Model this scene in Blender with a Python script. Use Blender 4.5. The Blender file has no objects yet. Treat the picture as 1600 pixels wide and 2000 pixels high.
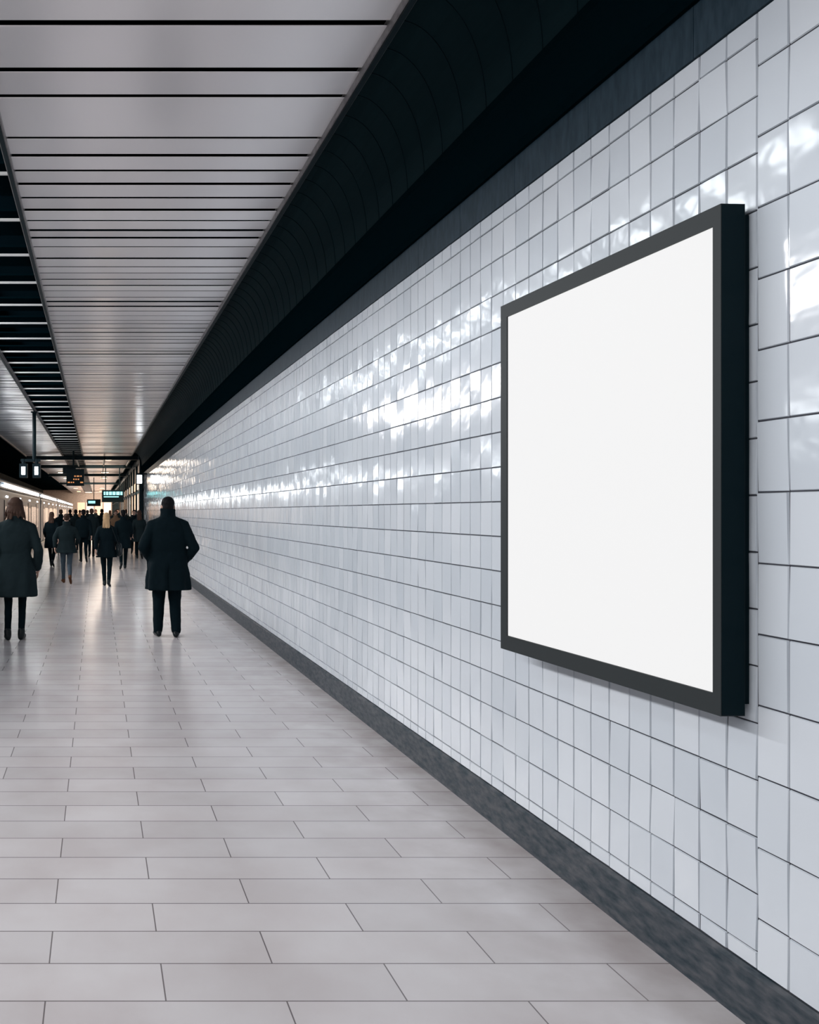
import bpy, bmesh, math, random
from mathutils import Vector, Matrix
random.seed(7)
S = bpy.context.scene
COL = S.collection
try:
    S.view_settings.view_transform = 'Standard'
except Exception: pass

# ------------------------------------------------------------ materials
def mat(name, col, rough=0.5, metal=0.0, emit=None, estr=0.0, spec=0.5):
    m = bpy.data.materials.new(name); m.use_nodes = True
    b = m.node_tree.nodes['Principled BSDF']
    b.inputs['Base Color'].default_value = (*col, 1)
    b.inputs['Roughness'].default_value = rough
    b.inputs['Metallic'].default_value = metal
    b.inputs['Specular IOR Level'].default_value = spec
    if emit:
        b.inputs['Emission Color'].default_value = (*emit, 1)
        b.inputs['Emission Strength'].default_value = estr
    return m
def N(m, t): return m.node_tree.nodes.new(t)
def L(m, a, b): m.node_tree.links.new(a, b)
def noise_var(m, c1, c2, scale=(1, 1, 1), nscale=5.0, detail=4, bump=0.0, bdist=0.01, lo=0.3, hi=0.7):
    b = m.node_tree.nodes['Principled BSDF']
    tc = N(m, 'ShaderNodeTexCoord'); mp = N(m, 'ShaderNodeMapping'); mp.inputs['Scale'].default_value = scale
    n = N(m, 'ShaderNodeTexNoise'); n.inputs['Scale'].default_value = nscale; n.inputs['Detail'].default_value = detail
    r = N(m, 'ShaderNodeValToRGB')
    r.color_ramp.elements[0].position = lo; r.color_ramp.elements[1].position = hi
    r.color_ramp.elements[0].color = (*c1, 1); r.color_ramp.elements[1].color = (*c2, 1)
    L(m, tc.outputs['Object'], mp.inputs[0]); L(m, mp.outputs[0], n.inputs['Vector'])
    L(m, n.outputs['Fac'], r.inputs[0]); L(m, r.outputs[0], b.inputs['Base Color'])
    if bump:
        bp = N(m, 'ShaderNodeBump'); bp.inputs['Strength'].default_value = bump; bp.inputs['Distance'].default_value = bdist
        L(m, n.outputs['Fac'], bp.inputs['Height']); L(m, bp.outputs[0], b.inputs['Normal'])
    return m

# wall tile
M_tile = mat('glazed_tile', (.6, .66, .7), .10, spec=.42)
def _tile():
    m = M_tile; b = m.node_tree.nodes['Principled BSDF']
    g = N(m, 'ShaderNodeNewGeometry'); r = N(m, 'ShaderNodeValToRGB')
    r.color_ramp.elements[0].color = (.50, .545, .595, 1); r.color_ramp.elements[1].color = (.575, .615, .66, 1)
    L(m, g.outputs['Random Per Island'], r.inputs[0]); L(m, r.outputs[0], b.inputs['Base Color'])
    tc = N(m, 'ShaderNodeTexCoord'); n = N(m, 'ShaderNodeTexNoise'); n.inputs['Scale'].default_value = 9; n.inputs['Detail'].default_value = 2
    bp = N(m, 'ShaderNodeBump'); bp.inputs['Strength'].default_value = .4; bp.inputs['Distance'].default_value = .004
    L(m, tc.outputs['Object'], n.inputs['Vector']); L(m, n.outputs['Fac'], bp.inputs['Height']); L(m, bp.outputs[0], b.inputs['Normal'])
_tile()
M_grout = mat('grout', (.028, .030, .040), .9)
M_base = noise_var(mat('slate_skirting', (.1, .1, .12), .45, spec=.2), (.010, .024, .035), (.080, .085, .095), (1, 1, 3), 14, 8, .3)
M_band = noise_var(mat('slate_band', (.1, .1, .12), .4, spec=.1), (.008, .022, .034), (.022, .042, .060), (1, 4, 1), 10, 6)
M_cove = mat('cove_shade_black', (.001, .005, .007), .6, spec=.0)  # shadow of the cove put into a near-black base colour
M_cove2 = mat('cove_panel', (.006, .017, .021), .55, spec=.01)
M_black = mat('dark_void', (.002, .007, .010), .9, spec=0)  # near-black colour carries the shade of recess and slat gaps
M_trim = noise_var(mat('trim_metal', (.3, .28, .28), .4), (.17, .16, .165), (.30, .28, .28), (1, 1, 1), 20, 4)
M_ceil = mat('ceiling_panel_metal', (.62, .59, .59), .22, .3)
def _ceil():
    m = M_ceil; b = m.node_tree.nodes['Principled BSDF']
    g = N(m, 'ShaderNodeNewGeometry'); r = N(m, 'ShaderNodeValToRGB')
    r.color_ramp.elements[0].color = (.78, .75, .76, 1); r.color_ramp.elements[1].color = (.92, .89, .89, 1)
    L(m, g.outputs['Random Per Island'], r.inputs[0]); L(m, r.outputs[0], b.inputs['Base Color'])
_ceil()
M_bar = mat('white_bar', (.75, .72, .70), .5)
M_frame = mat('billboard_frame', (.030, .035, .037), .5, .0, spec=.08)
M_boxside = mat('billboard_box', (.003, .011, .015), .4, .0, spec=.05)
M_screen = mat('billboard_blank_panel', (.1, .1, .1), .6, emit=(.89, .89, .89), estr=.90, spec=.0)  # panel is no lamp; its even white is put in as emission

M_floor = mat('stone_paving', (.5, .47, .46), .20, spec=.6)
def _floor():
    m = M_floor; b = m.node_tree.nodes['Principled BSDF']
    tc = N(m, 'ShaderNodeTexCoord'); mp = N(m, 'ShaderNodeMapping')
    mp.inputs['Location'].default_value = (0.17 + .79 * 5, -2.68 + .223 * 40, 0)
    br = N(m, 'ShaderNodeTexBrick')
    br.inputs['Scale'].default_value = 1.0
    br.inputs['Brick Width'].default_value = .79; br.inputs['Row Height'].default_value = .223
    br.inputs['Mortar Size'].default_value = .0026; br.inputs['Mortar Smooth'].default_value = .1
    br.inputs['Color1'].default_value = (.56, .54, .552, 1); br.inputs['Color2'].default_value = (.63, .61, .622, 1)
    br.inputs['Mortar'].default_value = (.17, .155, .16, 1)
    br.offset = .5; br.offset_frequency = 2
    L(m, tc.outputs['Object'], mp.inputs[0]); L(m, mp.outputs[0], br.inputs['Vector'])
    n = N(m, 'ShaderNodeTexNoise'); n.inputs['Scale'].default_value = 2.2; n.inputs['Detail'].default_value = 6
    L(m, tc.outputs['Object'], n.inputs['Vector'])
    r = N(m, 'ShaderNodeValToRGB'); r.color_ramp.elements[0].position = .35; r.color_ramp.elements[1].position = .62
    r.color_ramp.elements[0].color = (.88, .85, .845, 1); r.color_ramp.elements[1].color = (1, 1, 1, 1)
    L(m, n.outputs['Fac'], r.inputs[0])
    mx = N(m, 'ShaderNodeMix'); mx.data_type = 'RGBA'; mx.blend_type = 'MULTIPLY'; mx.inputs['Factor'].default_value = .8
    L(m, br.outputs['Color'], mx.inputs[6]); L(m, r.outputs[0], mx.inputs[7])
    # brown stains thickening towards the wall, with its soft shade painted in
    sp = N(m, 'ShaderNodeSeparateXYZ'); L(m, tc.outputs['Object'], sp.inputs[0])
    mr = N(m, 'ShaderNodeMapRange'); mr.inputs['From Min'].default_value = 1.0; mr.inputs['From Max'].default_value = 2.05
    mr.inputs['To Max'].default_value = .55
    L(m, sp.outputs['X'], mr.inputs['Value'])
    n3 = N(m, 'ShaderNodeTexNoise'); n3.inputs['Scale'].default_value = 5; n3.inputs['Detail'].default_value = 8
    L(m, tc.outputs['Object'], n3.inputs['Vector'])
    r3 = N(m, 'ShaderNodeMapRange'); r3.inputs['From Min'].default_value = .30; r3.inputs['From Max'].default_value = .75
    L(m, n3.outputs['Fac'], r3.inputs['Value'])
    mm = N(m, 'ShaderNodeMath'); mm.operation = 'MULTIPLY'; L(m, mr.outputs[0], mm.inputs[0]); L(m, r3.outputs[0], mm.inputs[1])
    mx2 = N(m, 'ShaderNodeMix'); mx2.data_type = 'RGBA'; mx2.inputs[7].default_value = (.30, .25, .235, 1)
    L(m, mm.outputs[0], mx2.inputs['Factor']); L(m, mx.outputs[2], mx2.inputs[6]); L(m, mx2.outputs[2], b.inputs['Base Color'])
    n2 = N(m, 'ShaderNodeTexNoise'); n2.inputs['Scale'].default_value = 70; n2.inputs['Detail'].default_value = 3
    L(m, tc.outputs['Object'], n2.inputs['Vector'])
    ma = N(m, 'ShaderNodeMath'); ma.operation = 'MULTIPLY_ADD'; ma.inputs[1].default_value = .10
    inv = N(m, 'ShaderNodeMath'); inv.operation = 'SUBTRACT'; inv.inputs[0].default_value = 1
    L(m, br.outputs['Fac'], inv.inputs[1]); L(m, n2.outputs['Fac'], ma.inputs[0]); L(m, inv.outputs[0], ma.inputs[2])
    bp = N(m, 'ShaderNodeBump'); bp.inputs['Strength'].default_value = .25; bp.inputs['Distance'].default_value = .003
    L(m, ma.outputs[0], bp.inputs['Height']); L(m, bp.outputs[0], b.inputs['Normal'])
_floor()
M_concrete = noise_var(mat('track_concrete', (.1, .1, .1), .9, spec=.1), (.02, .03, .035), (.06, .07, .07), (1, 1, 1), 3, 6, .3)
M_rail = mat('rail_steel', (.3, .28, .26), .35, .9)
M_edge = mat('platform_edge_stone', (.62, .60, .55), .6)
M_lamp = mat('lamp_tube', (.9, .9, .9), .4, emit=(.92, .97, 1), estr=12)
M_lampw = mat('lamp_warm', (.9, .8, .6), .4, emit=(1, .72, .42), estr=7)
M_cyan = mat('sign_cyan', (.2, .7, .8), .4, emit=(.35, .95, 1), estr=1.3)
M_orange = mat('sign_orange', (.8, .3, .1), .4, emit=(1, .42, .15), estr=.6)
M_dark = mat('dark_metal', (.006, .016, .021), .45, .0, spec=.1)
M_trbody = mat('train_body', (.07, .11, .15), .35, .3)
M_trdark = mat('train_dark', (.005, .015, .022), .3, spec=.3)
M_trglass = mat('train_window', (.04, .05, .06), .1, emit=(.95, .80, .70), estr=.16)
M_trdoor = mat('train_door', (.16, .16, .165), .35, .1)
M_shop = mat('shopfront_glow', (.8, .6, .45), .4, emit=(1, .62, .40), estr=.75)
M_shop2 = mat('shopfront_pale', (.8, .75, .7), .4, emit=(1, .84, .72), estr=.6)
M_warmwall = noise_var(mat('far_wall_tile', (.5, .4, .33), .5), (.36, .29, .25), (.60, .50, .44), (3, 3, 6), 2, 4)

# ------------------------------------------------------------ mesh helpers
def obj(name, verts, faces, mats, fm=None, parent=None, smooth=False, loc=(0, 0, 0)):
    me = bpy.data.meshes.new(name); me.from_pydata([tuple(v) for v in verts], [], faces)
    for m in (mats if isinstance(mats, (list, tuple)) else [mats]): me.materials.append(m)
    if fm: me.polygons.foreach_set('material_index', fm)
    if smooth: me.polygons.foreach_set('use_smooth', [True] * len(me.polygons))
    me.update()
    o = bpy.data.objects.new(name, me); COL.objects.link(o); o.location = loc
    if parent: o.parent = parent
    return o
def empty(name, loc=(0, 0, 0)):
    e = bpy.data.objects.new(name, None); COL.objects.link(e); e.location = loc; e.empty_display_size = .2; return e
class MB:
    def __init__(s): s.v = []; s.f = []; s.m = []
    def box(s, x0, x1, y0, y1, z0, z1, mi=0):
        b = len(s.v)
        s.v += [(x0, y0, z0), (x1, y0, z0), (x1, y1, z0), (x0, y1, z0), (x0, y0, z1), (x1, y0, z1), (x1, y1, z1), (x0, y1, z1)]
        for q in ((0, 3, 2, 1), (4, 5, 6, 7), (0, 1, 5, 4), (1, 2, 6, 5), (2, 3, 7, 6), (3, 0, 4, 7)):
            s.f.append(tuple(b + i for i in q)); s.m.append(mi)
    def cyl(s, p0, p1, r, mi=0, n=12):
        p0 = Vector(p0); p1 = Vector(p1); d = (p1 - p0).normalized()
        a = d.orthogonal().normalized(); c = d.cross(a); b = len(s.v)
        for p in (p0, p1):
            for i in range(n):
                t = 2 * math.pi * i / n; s.v.append(tuple(p + a * math.cos(t) * r + c * math.sin(t) * r))
        for i in range(n):
            j = (i + 1) % n; s.f.append((b + i, b + j, b + n + j, b + n + i)); s.m.append(mi)
        s.f.append(tuple(b + i for i in reversed(range(n)))); s.m.append(mi)
        s.f.append(tuple(b + n + i for i in range(n))); s.m.append(mi)
    def extr(s, prof, y0, y1, mi=0, closed=True):
        b = len(s.v); n = len(prof)
        for y in (y0, y1):
            for p in prof: s.v.append((p[0], y, p[1]))
        for i in range(n if closed else n - 1):
            j = (i + 1) % n; s.f.append((b + i, b + j, b + n + j, b + n + i)); s.m.append(mi)
        if closed:
            s.f.append(tuple(b + i for i in reversed(range(n)))); s.m.append(mi)
            s.f.append(tuple(b + n + i for i in range(n))); s.m.append(mi)
    def make(s, name, mats, parent=None, smooth=False, bevel=0, loc=(0, 0, 0)):
        o = obj(name, s.v, s.f, mats, s.m, parent, smooth, loc)
        if bevel:
            md = o.modifiers.new('bevel', 'BEVEL'); md.width = bevel; md.segments = 2; md.limit_method = 'ANGLE'
        return o

XW = 2.05; YE = 112.0; YT = 36.0; ZT = 3.15
# ------------------------------------------------------------ floor
b = MB(); b.box(-2.88, XW + .1, -5, YE - .01, -.25, 0); b.make('floor', M_floor)
b = MB(); b.box(-3.0, -2.88, -5, YE - .01, -1.09, 0.0); b.make('platform_edge', M_edge)
b = MB(); b.box(-7.39, -3.0, -5, YE - .01, -1.3, -1.1)
b.make('track_bed', M_concrete)
rails = empty('railway_track')
b = MB()
for x in (-5.1, -3.66):
    b.box(x - .035, x + .035, -5, YE - .02, -.98, -.93); b.box(x - .012, x + .012, -5, YE - .02, -1.07, -.98); b.box(x - .07, x + .07, -5, YE - .02, -1.1, -1.07)
b.make('rails', M_rail, rails)

# ------------------------------------------------------------ right wall tiles
def tiles(v, f, m, y0, y1, w, h, zl, gap=.0042, bev=.0022, dep=.005):
    z0, z1 = .18, ZT
    k0 = math.floor((z0 - zl) / h)
    rows = []
    z = zl + k0 * h
    while z < z1 - .01:
        a, c = max(z, z0), min(z + h, z1)
        if c - a > .02: rows.append((a, c))
        z += h
    n = int(round((y1 - y0) / w))
    for i in range(n):
        ya = y0 + i * w + gap / 2; yb = y0 + (i + 1) * w - gap / 2
        for (a, c) in rows:
            za = a + gap / 2; zb = c - gap / 2
            ta = random.gauss(0, .010); tb = random.gauss(0, .013); off = random.uniform(-.0006, .0006)
            bi = len(v)
            for (y, zz, s) in ((ya, za, 0), (yb, za, 0), (yb, zb, 0), (ya, zb, 0)): v.append((XW, y, zz))
            for (y, zz) in ((ya + bev, za + bev), (yb - bev, za + bev), (yb - bev, zb - bev), (ya + bev, zb - bev)):
                v.append((XW - dep + off + ta * (y - (ya + yb) / 2) + tb * (zz - (za + zb) / 2), y, zz))
            f.append((bi + 4, bi + 7, bi + 6, bi + 5)); m.append(0)
            for q in ((0, 4, 5, 1), (1, 5, 6, 2), (2, 6, 7, 3), (3, 7, 4, 0)):
                f.append(tuple(bi + t for t in q)); m.append(0)
v, f, m = [], [], []
tiles(v, f, m, 2.539 - .116 * 40, 2.539, .116, .22, 1.661)
nB = int((YT - 2.539) / .122)
tiles(v, f, m, 2.539, 2.539 + nB * .122, .122, .177, 1.652)
bi = len(v)
bb = MB(); bb.box(XW, XW + .25, -5, YT, 0, 5.0)
v += bb.v; f += [tuple(bi + i for i in q) for q in bb.f]; m += [1] * 6
obj('wall_right', v, f, [M_tile, M_grout], m)
b = MB(); b.extr([(XW, 0), (XW - .022, 0), (XW - .022, .168), (XW - .010, .18), (XW, .18)], -5, YT)
b.make('baseboard_right', M_base)
# dark band on top of tiles
b = MB()
y = -5
while y < YT:
    b.box(XW - .012, XW, y + .001, min(y + .599, YT), ZT, 3.33); y += .6
b.make('trim_1', M_band)
# cove : lintel + curved ribbed panel, their shade put into near-black colours
b = MB()
b.extr([(XW, 3.33), (XW - .03, 3.33), (XW - .055, 3.36), (1.95, 3.48), (1.92, 3.55), (1.925, 3.60), (1.95, 3.62), (XW, 3.62)], -5, YT)
def arc(r0):
    return [(1.60 + r0 * math.cos(math.pi / 2 * i / 14), 3.60 + (r0 + .27) * math.sin(math.pi / 2 * i / 14)) for i in range(15)]
y = -5
while y < YT:
    y1 = y + .26
    b.extr(arc(.35) + list(reversed(arc(.38))), y + .012, y1 - .0, 1)
    b.extr(arc(.346) + list(reversed(arc(.36))), y, y + .012, 1)
    y = y1
b.extr([(1.6, 4.26), (XW, 4.26), (XW, 4.3), (1.6, 4.3)], -5, YT)
b.make('cove_right', [M_cove, M_cove2], smooth=False)

# ------------------------------------------------------------ ceiling
gaps = [4.36, 4.82, 5.12, 5.69, 5.98, 6.24, 6.50]
pre = [4.36 - .4 * i for i in range(24, 0, -1)]
ys = pre + gaps
while ys[-1] < YE - 1: ys.append(ys[-1] + random.choice([.22, .25, .28, .25, .38]))
b = MB()
def slat(x0, x1, ya, yb, z):
    g = .020 + random.choice([0, 0, 0, .012]) ; ya += g; yb -= g; t = random.uniform(-.006, .006); c = .004
    pr = [(ya, .006), (ya, .003), (ya + c, 0), (yb - c, t), (yb, .003 + t), (yb, .006 + t)]
    bi = len(b.v)
    for x in (x0, x1):
        for p in pr: b.v.append((x, p[0], z + p[1]))
    k = len(pr)
    for i in range(k):
        j = (i + 1) % k; b.f.append((bi + i, bi + j, bi + k + j, bi + k + i)); b.m.append(0 if i in (1, 2, 3) else 1)  # slat edges painted black to deepen the shade in the gaps
    b.f.append(tuple(bi + i for i in reversed(range(k)))); b.f.append(tuple(bi + k + i for i in range(k))); b.m += [0, 0]
for i in range(len(ys) - 1):
    slat(-.63, 1.55, ys[i], ys[i + 1], 4.2)
    slat(-3.28, -1.62, ys[i], ys[i + 1], 4.2)
b.box(-.65, XW, -5, YE - .01, 4.27, 4.30, 1); b.box(-3.3, -1.6, -5, YE - .01, 4.27, 4.30, 1)  # black sheets added above the slats to block light leaks
b.make('ceiling', [M_ceil, M_black])
# recess with crossbars
b = MB()
b.box(-.66, -.63, -5, YE - .01, 4.3, 5.3); b.box(-2.9, -2.87, -5, YE - .01, 4.3, 5.3); b.box(-2.9, -.63, -5, YE - .01, 5.3, 5.33)
y = -3.7
while y < YE - 1:
    b.box(-1.6, -.65, y, y + .018, 4.195, 4.218, 1)
    b.box(-1.6, -.65, y + .05, y + .7, 4.30, 4.32, 2); y += 1.0
b.make('ceiling_recess', [M_black, M_bar, M_cove])
for nm, x0, x1 in (('trim_2', 1.55, 1.60), ('trim_3', -.68, -.63), ('trim_4', -1.62, -1.57), ('trim_5', -3.32, -3.27)):
    b = MB(); b.box(x0, x1, -5, YE - .01, 4.16, 4.235); b.box(x0 + .01, x1 - .01, -5, YE - .01, 4.145, 4.16, 1); b.make(nm, [M_trim, M_dark])
# roof over track + far wall left
b = MB(); b.box(-7.4, -3.32, -5, YE - .01, 4.6, 4.7); b.box(-5.1, -4.1, -5, 25.1, 4.50, 4.6); b.make('track_roof', M_black)
b = MB(); b.box(-7.6, -7.4, -5, YE, -1.3, 4.7); b.make('wall_left', M_concrete)
b = MB(); b.box(-7.6, XW + .3, YE, YE + .2, -1.3, 5.3, 0)
for i in range(4): b.box(-2.7 + i * 1.2, -1.7 + i * 1.2, YE - .03, YE, .2, 2.9, 1 + i % 2)  # glowing panels added to brighten the far end
b.make('wall_end', [M_warmwall, M_shop, M_shop2])

# far right frontage beyond the tiles
sf = empty('shopfront')
b = MB()
b.box(XW, XW + .3, YT, YE - .01, 0, 5, 0)
b.make('back_wall', M_warmwall, sf)
b = MB(); y = YT + .6; k = 0
while y < YE - 2:
    b.box(XW - .03, XW - .001, y, y + 1.7, .5 if k % 3 else .05, 2.5, 0 if k % 2 else 1)
    b.box(XW - .04, XW - .001, y, y + 1.7, 2.7, 3.1, 1 if k % 3 else 0)
    y += 2.2; k += 1
b.make('lit_panes', [M_shop, M_shop2], sf)
b = MB(); y = YT + 2.1
while y < YE - 2:
    b.box(XW - .11, XW - .001, y, y + .25, 0, 4.2); y += 3.3
b.box(XW - .10, XW - .001, YT, YE - .01, 3.9, 4.2); b.box(XW - .08, XW - .001, YT, YE - .01, 2.5, 2.62)
b.make('pilasters', M_dark, sf)
b = MB(); b.box(1.86, 2.04, YT + .0, YT + .3, 0, 4.14); b.box(1.82, 2.045, YT - .03, YT + .33, 0, .15); b.box(1.82, 2.045, YT - .03, YT + .33, 3.9, 4.14)
b.make('column', M_dark, bevel=.01)
bm_ = empty('ceiling_beams')
b = MB()
for k, y in enumerate((37, 44, 54, 70)):
    b.box(-3.2, XW - .17, y, y + .2, 3.96, 4.13)
    if k < 3:
        for x in (-1.0, .3, 1.5): b.box(x, x + .06, y, y + 6, 3.99, 4.05)
b.make('beams', M_dark, bm_)

# ------------------------------------------------------------ billboard
P0 = Vector((1.888, 3.833)); P1 = Vector((1.943, 2.552))
ux = (P1 - P0); Wd = ux.length; ux.normalize()
H0, H1 = .963, 2.561
BB = empty('billboard', (P0.x, P0.y, H0))
yaw = math.atan2(ux.y, ux.x); BB.rotation_euler = (0, 0, yaw)
HH = H1 - H0
bl, br_, bt, bbm = .052, .032, .060, .066
b = MB(); D = .078
b.box(0, bl, 0, D, 0, HH); b.box(Wd - br_, Wd, 0, D, 0, HH)
b.box(bl, Wd - br_, 0, D, 0, bbm); b.box(bl, Wd - br_, 0, D, HH - bt, HH)
b.box(Wd, Wd + .0015, .003, D - .002, .003, HH - .003, 1)  # thin near-black sheet paints the shade on the frame's near side
b.make('frame', [M_frame, M_boxside], BB)
b = MB(); b.box(bl + .001, Wd - br_ - .001, .006, D, bbm + .001, HH - bt - .001); b.make('blank_panel', M_screen, BB)
b = MB()
lx0, lx1 = .12, Wd - .012
def wallY(lx):
    p = P0 + ux * lx; n = Vector((-ux.y, ux.x))
    return (XW - .006 - p.x) / n.x
z0, z1 = .035, HH - .03
w0, w1 = wallY(lx0), wallY(lx1)
b.v = [(lx0, D, z0), (lx1, D, z0), (lx1, w1, z0), (lx0, w0, z0), (lx0, D, z1), (lx1, D, z1), (lx1, w1, z1), (lx0, w0, z1)]
b.f = [(0, 3, 2, 1), (4, 5, 6, 7), (0, 1, 5, 4), (1, 2, 6, 5), (2, 3, 7, 6), (3, 0, 4, 7)]; b.m = [0] * 6
b.make('mounting_box', M_boxside, BB)

# ------------------------------------------------------------ train
T = empty('train', (0, 0, 0))
prof = [(-3.08, -.15), (-3.02, 0.1), (-3.02, 2.25), (-3.06, 2.45), (-3.2, 2.68), (-3.5, 2.82), (-4.4, 2.88), (-5.3, 2.82), (-5.6, 2.68), (-5.75, 2.45), (-5.78, .1), (-5.7, -.15)]
body, dark, glass, door, lamp = MB(), MB(), MB(), MB(), MB()
y = 6.0; CL = 19.0
for c in range(5):
    a, e = y, y + CL - .7
    body.extr(prof, a, e)
    if c < 4: dark.extr([(-3.3, .1), (-3.3, 2.4), (-5.5, 2.4), (-5.5, .1)], e - .05, e + .75)
    dark.box(-5.6, -3.15, a + .3, e - .3, -.85, -.16)
    for wy in (a + 2.2, a + 4.0, e - 4.0, e - 2.2):
        for rx in (-5.1, -3.66): dark.cyl((rx - .06, wy, -.53), (rx + .06, wy, -.53), .40, n=20)
    dark.box(-3.024, -3.008, a + .2, e - .2, 2.02, 2.24)
    dpos = [a + 1.6 + i * 4.6 for i in range(4)]
    for d in dpos:
        dark.box(-3.02, -3.006, d - .05, d + 1.35, .02, 2.0)
        for dd in (d, d + .66):
            door.box(-3.012, -3.0, dd, dd + .63, .04, 1.97); glass.box(-3.003, -2.996, dd + .12, dd + .51, .85, 1.78)
        lamp.box(-3.01, -2.99, d + .4, d + .9, 2.08, 2.14)
    for i in range(3):
        s0 = dpos[i] + 1.55; s1 = dpos[i + 1] - .25
        n = 2; w = (s1 - s0) / n
        for j in range(n):
            dark.box(-3.02, -3.008, s0 + j * w + .03, s0 + (j + 1) * w - .03, .78, 1.9)
            glass.box(-3.012, -3.0, s0 + j * w + .08, s0 + (j + 1) * w - .08, .84, 1.84)
    ll = a + .3
    while ll < e - 1.3:
        if random.random() < .8: lamp.box(-3.03, -2.985, ll, ll + .95, 2.40, 2.54)
        ll += 1.3
    dark.box(-3.09, -2.99, a, e, 2.55, 2.59); dark.box(-3.09, -2.97, a, e, 2.34, 2.39)
    y += CL
body.make('car_bodies', M_trbody, T); dark.make('dark_trim', M_trdark, T); glass.make('windows', M_trglass, T)
door.make('doors', M_trdoor, T); lamp.make('light_strip', M_lamp, T)

# ------------------------------------------------------------ hanging things
hl = empty('hanging_lamp', (-1.6, 20.8, 4.145))
b = MB(); b.cyl((0, 0, 0), (0, 0, -1.25), .05); b.box(-.08, .08, -.08, .08, -.03, 0)
b.box(-.34, .16, -.04, .04, -1.27, -1.2)
for x in (-.27, .06):
    b.cyl((x, 0, -1.2), (x, 0, -1.33), .05); b.box(x - .1, x + .1, -.09, .09, -1.68, -1.32)
b.make('pole_and_housings', M_dark, hl, bevel=.006)
b = MB()
for x in (-.27, .06): b.box(x - .045, x + .045, -.098, -.088, -1.60, -1.40)
b.make('lit_faces', M_lamp, hl)
hs = empty('hanging_sign', (-1.1, 34.5, 4.2))
b = MB(); b.cyl((.1, 0, -.0), (.1, 0, -.85), .04); b.box(-.2, .55, -.09, .09, -1.5, -.8); b.box(-.35, .2, -.07, .07, -1.0, -.75)
b.make('housing', M_dark, hs, bevel=.01)
b = MB()
for r in range(3):
    x = -.14
    while x < .45:
        w = random.uniform(.04, .12)
        if random.random() < .6: b.box(x, x + w, -.1, -.085, -1.12 - r * .13, -1.07 - r * .13)
        x += w + .04
b.make('display_rows', M_orange, hs)
ps = empty('platform_sign', (.25, 44, 4.13))
b = MB(); b.box(0, 1.15, -.1, .1, -2.0, -1.35); b.cyl((.2, 0, -1.4), (.2, 0, 0), .03); b.cyl((.95, 0, -1.4), (.95, 0, 0), .03)
b.make('housing', M_dark, ps, bevel=.01)
b = MB()
x = .1
while x < 1.0:
    w = random.uniform(.08, .2); b.box(x, x + w, -.115, -.095, -1.62, -1.44); x += w + .04
b.box(.1, .9, -.115, -.095, -1.74, -1.69)
b.make('display', M_cyan, ps)
ps2 = empty('platform_sign', (-.75, 60, 4.13))
b = MB(); b.box(0, 1.0, -.1, .1, -2.1, -1.6); b.cyl((.5, 0, -1.6), (.5, 0, 0), .03); b.make('housing', M_dark, ps2, bevel=.01)
b = MB(); b.box(.1, .6, -.115, -.095, -1.9, -1.72); b.make('display', M_cyan, ps2)
wl = empty('wall_lamp', (XW, 33.5, 2.95))
b = MB(); b.box(-.42, 0, -.03, .03, .18, .24); b.box(-.46, -.2, -.1, .1, -.22, .2); b.make('bracket', M_dark, wl, bevel=.01)
b = MB(); b.box(-.43, -.23, -.112, -.1, -.18, .15); b.make('lit_face', M_lamp, wl)

# lamps
def area(name, loc, tgt, sx, sy, e, col=(1, 1, 1)):
    l = bpy.data.lights.new(name, 'AREA'); l.shape = 'RECTANGLE'; l.size = sx; l.size_y = sy; l.energy = e; l.color = col
    o = bpy.data.objects.new(name, l); COL.objects.link(o); o.location = loc
    z = (Vector(loc) - Vector(tgt)).normalized(); yv = Vector((0, 1, 0)); x = yv.cross(z).normalized(); yv = z.cross(x)
    o.matrix_world = Matrix.Translation(loc) @ Matrix((x, yv, z)).transposed().to_4x4(); return o
area('recess_fill_light', (-2.15, 12, 4.80), (2.05, 12, .9), .40, 34, 780, (.90, .96, 1))  # unseen fill, added above the side ceiling to light the tiled wall
area('track_fill_light', (-4.6, 10, 4.40), (-.8, 10, 0), .5, 30, 1600, (1, .985, .99))  # unseen fill, added over the track to light floor and wall
wf = empty('ceiling_lamp')
b = MB(); c = MB()
for y in (40, 46, 53, 62, 74, 88, 102):
    for x in (-2.3, .5):
        b.cyl((x, y, 4.16), (x, y, 4.195), .28, n=20); c.cyl((x, y, 4.145), (x, y, 4.16), .24, n=20)
b.make('rings', M_dark, wf); c.make('discs', M_lampw, wf)
area('warm_light', (.4, 46, 4.1), (.4, 46, 0), 2, 12, 320, (1, .82, .66))
area('warm_light.001', (.0, 80, 4.1), (.0, 80, 0), 3, 40, 1700, (1, .82, .66))
area('warm_light.002', (.0, 108, 4.0), (.0, 112, 1.5), 3, 1, 260, (1, .82, .66))  # extra light added to brighten the end wall

W = bpy.data.worlds.new('World'); S.world = W; W.use_nodes = True
W.node_tree.nodes['Background'].inputs[0].default_value = (.84, .91, 1, 1)
W.node_tree.nodes['Background'].inputs[1].default_value = .52

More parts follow.
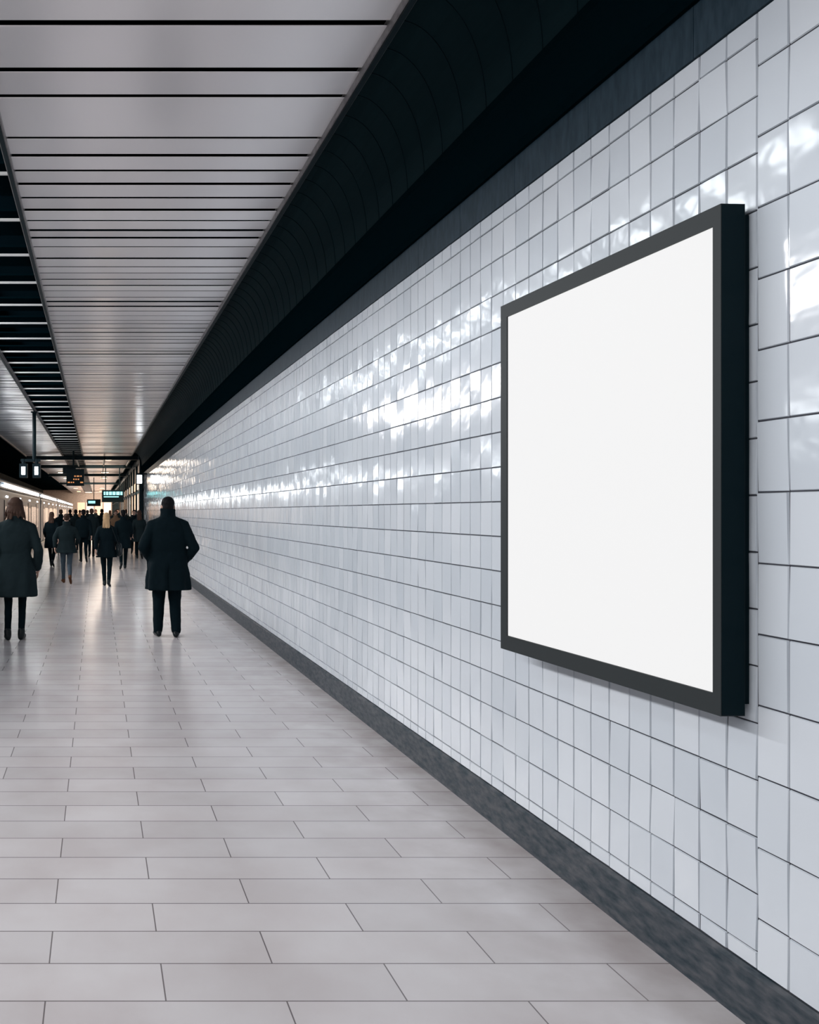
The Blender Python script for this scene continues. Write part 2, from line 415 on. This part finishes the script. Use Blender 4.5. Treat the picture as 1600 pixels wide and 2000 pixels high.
# ------------------------------------------------------------ people
def cap(bm, p0, p1, r0, r1, seg=14):
    p0 = Vector(p0); p1 = Vector(p1); d = p1 - p0; ln = d.length
    for p, r in ((p0, r0), (p1, r1)):
        bmesh.ops.create_uvsphere(bm, u_segments=seg, v_segments=seg // 2 + 2, radius=r, matrix=Matrix.Translation(p))
    if ln > 1e-5:
        q = Vector((0, 0, 1)).rotation_difference(d).to_matrix().to_4x4()
        bmesh.ops.create_cone(bm, cap_ends=True, segments=seg, radius1=r0, radius2=r1, depth=ln, matrix=Matrix.Translation((p0 + p1) / 2) @ q)
def ell(bm, c, r, rot=None, seg=18):
    M = Matrix.Translation(c)
    if rot: M = M @ rot
    M = M @ Matrix.Diagonal((*r, 1))
    bmesh.ops.create_uvsphere(bm, u_segments=seg, v_segments=seg // 2 + 2, radius=1, matrix=M)
def loft(bm, rings, n=64, fold=0.0, kf=9, ph=0.0, vent=0.0, foldz=1.05, p=2.3):
    rs = []
    zmin = rings[0][0]
    for (z, cx, cy, rx, ry) in rings:
        vs = []
        fa = fold * max(0, (foldz - z) / max(.01, foldz - zmin))
        for i in range(n):
            t = 2 * math.pi * i / n; c, s = math.cos(t), math.sin(t)
            k = (abs(c) ** p + abs(s) ** p) ** (-1 / p)
            w = 1 + fa * (math.cos(kf * t + ph) * .6 + math.cos((kf - 4) * t + 2 * ph) * .4)
            if vent and z < foldz - .15:
                w -= vent * math.exp(-((t - 1.5 * math.pi) / .10) ** 2)
            vs.append(bm.verts.new((cx + rx * k * w * c, cy + ry * k * w * s, z)))
        rs.append(vs)
    for a, b2 in zip(rs[:-1], rs[1:]):
        for i in range(n):
            j = (i + 1) % n; bm.faces.new((a[i], a[j], b2[j], b2[i]))
    bm.faces.new(list(reversed(rs[0]))); bm.faces.new(rs[-1])
def finish(name, bm, m, parent, vox, sm=4, disp=0.0, dscale=.12):
    me = bpy.data.meshes.new(name); bm.to_mesh(me); bm.free()
    o = bpy.data.objects.new(name, me); COL.objects.link(o)
    r = o.modifiers.new('r', 'REMESH'); r.mode = 'VOXEL'; r.voxel_size = vox; r.use_smooth_shade = True
    s = o.modifiers.new('s', 'SMOOTH'); s.factor = .6; s.iterations = sm
    if disp:
        tx = bpy.data.textures.new('folds', 'CLOUDS'); tx.noise_scale = dscale; tx.noise_depth = 2
        d = o.modifiers.new('d', 'DISPLACE'); d.texture = tx; d.strength = disp; d.mid_level = .5
    dg = bpy.context.evaluated_depsgraph_get()
    me2 = bpy.data.meshes.new_from_object(o.evaluated_get(dg))
    o.modifiers.clear(); o.data = me2; bpy.data.meshes.remove(me)
    me2.materials.clear(); me2.materials.append(m)
    me2.polygons.foreach_set('use_smooth', [True] * len(me2.polygons))
    o.parent = parent; return o
def knee(h, a, l1, l2, fwd=Vector((0, 1, 0))):
    h = Vector(h); a = Vector(a); d = a - h; D = min(d.length, l1 + l2 - .002)
    x = (l1 * l1 - l2 * l2 + D * D) / (2 * D); hh = math.sqrt(max(0, l1 * l1 - x * x)); dn = d.normalized()
    f_ = (fwd - dn * fwd.dot(dn)).normalized(); return h + dn * x + f_ * hh
def hand(bm, w, d, nrm, side):
    w = Vector(w); d = Vector(d).normalized(); s = Vector(side); s = (s - d * s.dot(d)).normalized(); n = Vector(nrm); n = (n - d * n.dot(d) - s * n.dot(s)).normalized()
    cap(bm, w - d * .02, w + d * .015, .026, .025, 10)
    lens = [.072, .080, .074, .058]
    for i, ln in enumerate(lens):
        o_ = (.030 - .020 * i)
        k = w + d * (.088 - .004 * abs(i - 1)) + s * o_
        cap(bm, w + d * .01 + s * o_ * .6, k, .0145, .0115, 10)
        k1 = k + (d * .93 + n * .36).normalized() * ln * .45
        k2 = k1 + (d * .75 + n * .66).normalized() * ln * .32
        k3 = k2 + (d * .5 + n * .86).normalized() * ln * .26
        cap(bm, k, k1, .0098, .0088, 8); cap(bm, k1, k2, .0088, .0080, 8); cap(bm, k2, k3, .0080, .0070, 8)
    t0 = w + d * .022 + s * .022; t1 = t0 + (d * .7 + s * .65 + n * .25).normalized() * .042; t2 = t1 + (d * .9 + s * .25 + n * .3).normalized() * .032; t3 = t2 + (d * .95 + n * .35).normalized() * .024
    cap(bm, t0, t1, .0145, .0115, 8); cap(bm, t1, t2, .0112, .0098, 8); cap(bm, t2, t3, .0098, .0080, 8)

M_skin = mat('skin', (.42, .25, .19), .55)
M_eye = mat('eye', (.05, .04, .04), .2)
def cloth(name, c, r=.85):
    m = mat(name, c, r, spec=.05)
    tc = N(m, 'ShaderNodeTexCoord'); n = N(m, 'ShaderNodeTexNoise'); n.inputs['Scale'].default_value = 120
    bp = N(m, 'ShaderNodeBump'); bp.inputs['Strength'].default_value = .3; bp.inputs['Distance'].default_value = .003
    L(m, tc.outputs['Object'], n.inputs['Vector']); L(m, n.outputs['Fac'], bp.inputs['Height']); L(m, bp.outputs[0], m.node_tree.nodes['Principled BSDF'].inputs['Normal'])
    return m
M_coatA = cloth('wool_coat_black', (.003, .008, .011))
M_coatB = cloth('coat_charcoal', (.011, .019, .022))
M_trous = cloth('dark_trousers', (.002, .007, .010))
M_jeans = cloth('faded_jeans', (.05, .07, .09))
M_brown = cloth('brown_leather', (.10, .045, .025), .5)
M_camel = cloth('camel_coat', (.22, .13, .08))
M_shoe = mat('black_shoes', (.003, .007, .009), .4, spec=.2)
M_hairD = cloth('dark_hair', (.008, .008, .009), .6)
M_hairB = cloth('brown_hair', (.05, .030, .023), .6)
M_hairY = cloth('blonde_hair', (.45, .30, .17), .6)

def person(name, X, Y, h, rot=0.0, coat=M_coatA, leg=M_trous, shoe=M_shoe, hair=M_hairD, hem=.85, female=False,
           feetpos=None, arms=None, vox=.011, wide=1.0, hairstyle='short', lean=0.0, bag=False, legw=1.0, collar=True,
           pockets=False, hunch=0.0, hs_=1.0, armw=1.0, hipw=1.0):
    s = h / 1.77
    E = empty(name, (X, Y, 0)); E.rotation_euler = (0, 0, rot); E.scale = (s, s, s)
    fl, fr = feetpos or ((-.10, .0, 0, 0), (.10, .0, 0, 0))
    sw = (.175 if female else .195) * wide
    bm = bmesh.new()
    hipz = .90
    for sx, ft in ((-1, fl), (1, fr)):
        hp = Vector((sx * .09, -.0, hipz)); an = Vector((ft[0], ft[1], .085 + ft[2]))
        kn = knee(hp, an, .43, .415)
        cap(bm, hp, kn, .088 * legw, .064 * legw); cap(bm, kn, an, .062 * legw, .047 * legw)
    ell(bm, (0, 0, .93), (.165, .115, .13))
    finish('trousers', bm, leg, E, vox, 3, .012 if vox < .015 else 0, .09)
    bm = bmesh.new()
    for sx, ft in ((-1, fl), (1, fr)):
        an = Vector((ft[0], ft[1], .085 + ft[2])); p = ft[3]
        def tr(y, z):
            z -= .085; return Vector((an.x + sx * .025 * (y / .15), an.y + y * math.cos(p) + z * math.sin(p), an.z - y * math.sin(p) + z * math.cos(p)))
        cap(bm, tr(0, .11), tr(-.02, .05), .048, .045); cap(bm, tr(-.045, .037), tr(.09, .035), .036, .038)
        cap(bm, tr(.09, .035), tr(.17, .028), .040, .027); cap(bm, tr(-.05, .014), tr(.17, .014), .014, .014)
    finish('shoes', bm, shoe, E, min(vox, .010), 2)
    bm = bmesh.new()
    ln = lean
    def cy(z): return ln * (z - .9)
    hr = (.165 if hem > .8 else .225) * wide * hipw
    if female and hem <= .8: hr *= .97
    R = [(hem, 0, cy(hem), hr, hr * .72)]
    if hem < .8: R.append((.85, 0, 0, .205 * wide * hipw, .15))
    R += [(.95, 0, cy(.95), .185 * wide * hipw, .14), (1.08, 0, cy(1.08), (.155 if female else .178) * wide * hipw, .122),
          (1.24, 0, cy(1.24), (.175 if female else .205) * wide, .135), (1.34 + hunch, 0, cy(1.36), sw + .005, .125), (1.40 + hunch, 0, cy(1.43), sw * .90, .112),
          (1.45 + hunch, 0, cy(1.475), sw * .62, .095), (1.49 + hunch, 0, cy(1.5), .082, .080)]
    if collar: R += [(1.55 + hunch, 0, cy(1.55), .080, .080), (1.565 + hunch, 0, cy(1.565), .079, .079)]
    loft(bm, R, fold=.09 if hem < .8 else .02, ph=X * 3, vent=.22 if hem < .8 and not female else 0)
    A = arms or (((-.27, -.03, 1.14), (-.26, .08, .90)), ((.27, -.03, 1.14), (.26, .08, .90)))
    for sx, (el, wr) in ((-1, A[0]), (1, A[1])):
        sh = Vector((sx * (sw - .025), cy(1.4), 1.36 + hunch * .8))
        cap(bm, (sx * .07, cy(1.4), 1.41 + hunch), sh + Vector((0, 0, .006)), .072, .066 * armw)
        cap(bm, sh, el, .064 * armw, .056 * armw); cap(bm, el, wr, .056 * armw, .043 * armw)
    if collar:
        for i in range(15):
            t = math.pi * (1.0 + i / 14); cap(bm, (.082 * math.cos(t), cy(1.5) + .085 * math.sin(t) + .005, 1.48 + hunch), (.092 * math.cos(t), cy(1.57) + .096 * math.sin(t) + .005, 1.575 + hunch), .014, .011, 8)
    if pockets:
        for sx in (-1, 1): cap(bm, (sx * .22, .09, .98), (sx * .235, .04, .84), .045, .03)
    finish('coat' if hem < .8 else 'jacket', bm, coat, E, vox, 6, .022 if vox < .015 else .012, .13)
    if not pockets:
        bm = bmesh.new()
        for sx, (el, wr) in ((-1, A[0]), (1, A[1])):
            d = (Vector(wr) - Vector(el)).normalized()
            hand(bm, Vector(wr) + d * .035, d, (-sx, 0, 0), (0, 1, 0))
        finish('hands', bm, M_skin, E, .0045 if vox < .02 else .007, 1)
    HP = empty('head_group'); HP.parent = E; HP.scale = (hs_, hs_, hs_); HP.location = (0, 0, 1.77 - 1.77 * hs_)
    hy = cy(1.62) + .01
    bm = bmesh.new()
    cap(bm, (0, cy(1.45), 1.45), (0, hy - .01, 1.58), .058, .054)
    ell(bm, (0, hy - .005, 1.675), (.074, .092, .092)); ell(bm, (0, hy + .028, 1.615), (.056, .062, .066)); ell(bm, (0, hy + .055, 1.572), (.026, .026, .02))
    cap(bm, (0, hy + .086, 1.665), (0, hy + .108, 1.628), .008, .013, 8)
    cap(bm, (-.018, hy + .086, 1.598), (.018, hy + .086, 1.598), .008, .008, 8)
    cap(bm, (-.045, hy + .075, 1.69), (.045, hy + .075, 1.69), .010, .010, 8)
    for sx in (-1, 1): ell(bm, (sx * .078, hy - .005, 1.645), (.012, .020, .032))
    finish('head', bm, M_skin, HP, .007 if vox < .02 else .010, 2)
    bm = bmesh.new()
    for sx in (-1, 1): bmesh.ops.create_uvsphere(bm, u_segments=10, v_segments=8, radius=.012, matrix=Matrix.Translation((sx * .031, hy + .078, 1.668)))
    me = bpy.data.meshes.new('eyes'); bm.to_mesh(me); bm.free(); me.materials.append(M_eye); o = bpy.data.objects.new('eyes', me); COL.objects.link(o); o.parent = HP
    bm = bmesh.new()
    if hairstyle == 'short':
        ell(bm, (0, hy - .018, 1.70), (.082, .092, .080)); ell(bm, (0, hy - .055, 1.655), (.070, .055, .070)); ell(bm, (0, hy + .03, 1.745), (.060, .055, .030))
        ell(bm, (0, hy - .045, 1.60), (.052, .035, .040))
    elif hairstyle == 'bushy':
        ell(bm, (0, hy - .02, 1.70), (.098, .105, .088)); ell(bm, (0, hy - .055, 1.62), (.105, .075, .11))
        for i in range(34):
            t = math.pi * (.95 + 1.1 * random.random()); r = .10; x = r * math.cos(t); yy = .085 * math.sin(t)
            cap(bm, (x * .8, hy - .02 + yy * .8, 1.68), (x * 1.25, hy - .03 + yy * 1.2, 1.56 + random.uniform(-.06, .05)), .022, .010, 8)
    elif hairstyle == 'long':
        ell(bm, (0, hy - .018, 1.70), (.084, .095, .080)); ell(bm, (0, hy - .055, 1.64), (.078, .058, .085)); ell(bm, (0, hy - .085, 1.54), (.070, .035, .10))
        for i in range(11):
            x = -.07 + .014 * i; cap(bm, (x * .8, hy - .07, 1.66), (x * 1.1, hy - .115 - .01 * math.cos(i), 1.42 + .012 * math.sin(i * 2)), .024, .014, 8)
    elif hairstyle == 'bun':
        ell(bm, (0, hy - .018, 1.70), (.082, .093, .078)); ell(bm, (0, hy - .05, 1.66), (.07, .055, .06)); ell(bm, (0, hy - .10, 1.72), (.036, .034, .036))
    finish('hair', bm, hair, HP, .007 if vox < .02 else .010, 2, .006, .03)
    if bag:
        bm = bmesh.new(); cap(bm, (.30, .0, .98), (.30, -.0, .80), .07, .085); ell(bm, (.30, 0, .86), (.06, .13, .13))
        cap(bm, (.12, -.09, 1.44), (.30, -.08, .98), .012, .012, 8); cap(bm, (.12, .10, 1.44), (.30, .08, .98), .012, .012, 8)
        finish('shoulder_bag', bm, M_shoe, E, .012, 2)
    return E

def px(x, Y): return (x - 190) / 1600 * Y
person('man_in_coat', px(328, 10.53), 10.53, 1.79, rot=0, coat=M_coatA, hem=.60, wide=1.14, hipw=1.14, vox=.009,
       feetpos=((-.125, .02, 0, 0), (.10, -.04, 0, 0)), pockets=True, hunch=.045, hs_=1.06, armw=1.22,
       arms=(((-.320, -.05, 1.14), (-.225, .08, .99)), ((.330, -.05, 1.13), (.235, .08, .97))), legw=1.30)
person('woman_in_coat', px(30, 10.25), 10.25, 1.77, rot=.05, coat=M_coatB, hem=.55, female=True, wide=1.25, vox=.009, hair=M_hairB, hairstyle='bushy',
       feetpos=((-.095, .0, 0, 0), (.075, .03, 0, 0)), legw=.85, armw=1.15, hunch=.03,
       arms=(((-.27, -.04, 1.14), (-.25, .10, .93)), ((.29, -.04, 1.13), (.28, .08, .90))))
walkA = ((-.06, .28, 0, -.15), (.07, -.27, .10, .75))
walkB = ((-.07, -.26, .09, .7), (.06, .26, 0, -.12))
swA = (((-.24, -.10, 1.14), (-.25, -.20, .92)), ((.24, .03, 1.13), (.24, .22, .97)))
swB = (((-.24, .03, 1.13), (-.24, .22, .97)), ((.24, -.10, 1.14), (.25, -.20, .92)))
person('walking_woman', px(130, 18.3), 18.3, 1.56, rot=.1, coat=M_coatB, leg=M_jeans, shoe=M_brown, hair=M_hairB, female=True, feetpos=walkA, arms=(((-.30, -.02, 1.16), (-.30, -.06, .95)), ((.30, .0, 1.15), (.27, .16, 1.0))), vox=.014, hairstyle='bun', wide=1.25, armw=1.15, hem=.78)
person('walking_woman', px(208, 17.7), 17.7, 1.58, rot=-.05, coat=M_coatA, leg=M_trous, hair=M_hairY, female=True, feetpos=((-.05, .12, 0, 0), (.06, -.16, .03, .35)), arms=swA, vox=.014, hairstyle='long', hem=.70, bag=True, wide=1.1, armw=1.15)
P = [(241, 23, 1.66, 0, M_coatA, walkB, swA, .62, M_hairD, 'short'), (163, 26, 1.68, .1, M_coatA, walkA, swB, .82, M_hairD, 'short'),
     (179, 29, 1.72, 0, M_coatB, walkB, swA, .62, M_hairB, 'short'), (101, 24, 1.60, -.1, M_coatA, walkA, swB, .6, M_hairB, 'long'),
     (262, 31, 1.68, 3.14, M_coatA, walkA, swB, .82, M_hairD, 'short'), (226, 33, 1.66, 3.14, M_camel, walkB, swA, .62, M_hairB, 'long'),
     (148, 34, 1.70, 0, M_coatB, walkB, swA, .82, M_hairD, 'short'), (199, 38, 1.74, .2, M_coatA, walkA, swB, .62, M_hairD, 'short'),
     (246, 39, 1.72, 0, M_coatB, walkB, swA, .82, M_hairB, 'short'), (272, 28.0, 1.66, 0, M_coatB, walkA, swA, .62, M_hairB, 'long'),
     (187, 45, 1.74, 3.14, M_coatB, walkA, swB, .82, M_hairD, 'short'), (215, 48, 1.7, 0, M_coatA, walkB, swB, .62, M_hairB, 'long'),
     (230, 42, 1.75, 3.14, M_coatA, walkA, swA, .82, M_hairD, 'short'), (171, 42, 1.70, 0, M_coatA, walkB, swA, .62, M_hairD, 'short'),
     (156, 50, 1.72, 0, M_camel, walkB, swA, .62, M_hairD, 'short'), (228, 54, 1.78, 0, M_coatB, walkA, swB, .82, M_hairD, 'short'),
     (137, 38, 1.72, 0, M_coatA, walkA, swB, .62, M_hairD, 'short'), (119, 32, 1.70, 0, M_coatA, walkB, swA, .82, M_hairB, 'short')]
for (x, Y, h, r, c, fp, ar, hem, hr_, hst) in P:
    person('pedestrian', px(x, Y), Y, h, rot=r, coat=c, feetpos=fp, arms=ar, vox=.02, hem=hem, hair=hr_, hairstyle=hst, female=hst == 'long', wide=1.1, armw=1.1)

# ------------------------------------------------------------ camera
cam = bpy.data.cameras.new('camera'); co = bpy.data.objects.new('camera', cam); COL.objects.link(co)
co.location = (0, 0, 1.6); co.rotation_euler = (math.radians(90), 0, 0)
cam.sensor_width = 36; cam.lens = 28.8; cam.shift_x = .305; cam.clip_end = 300; cam.clip_start = .05
S.camera = co
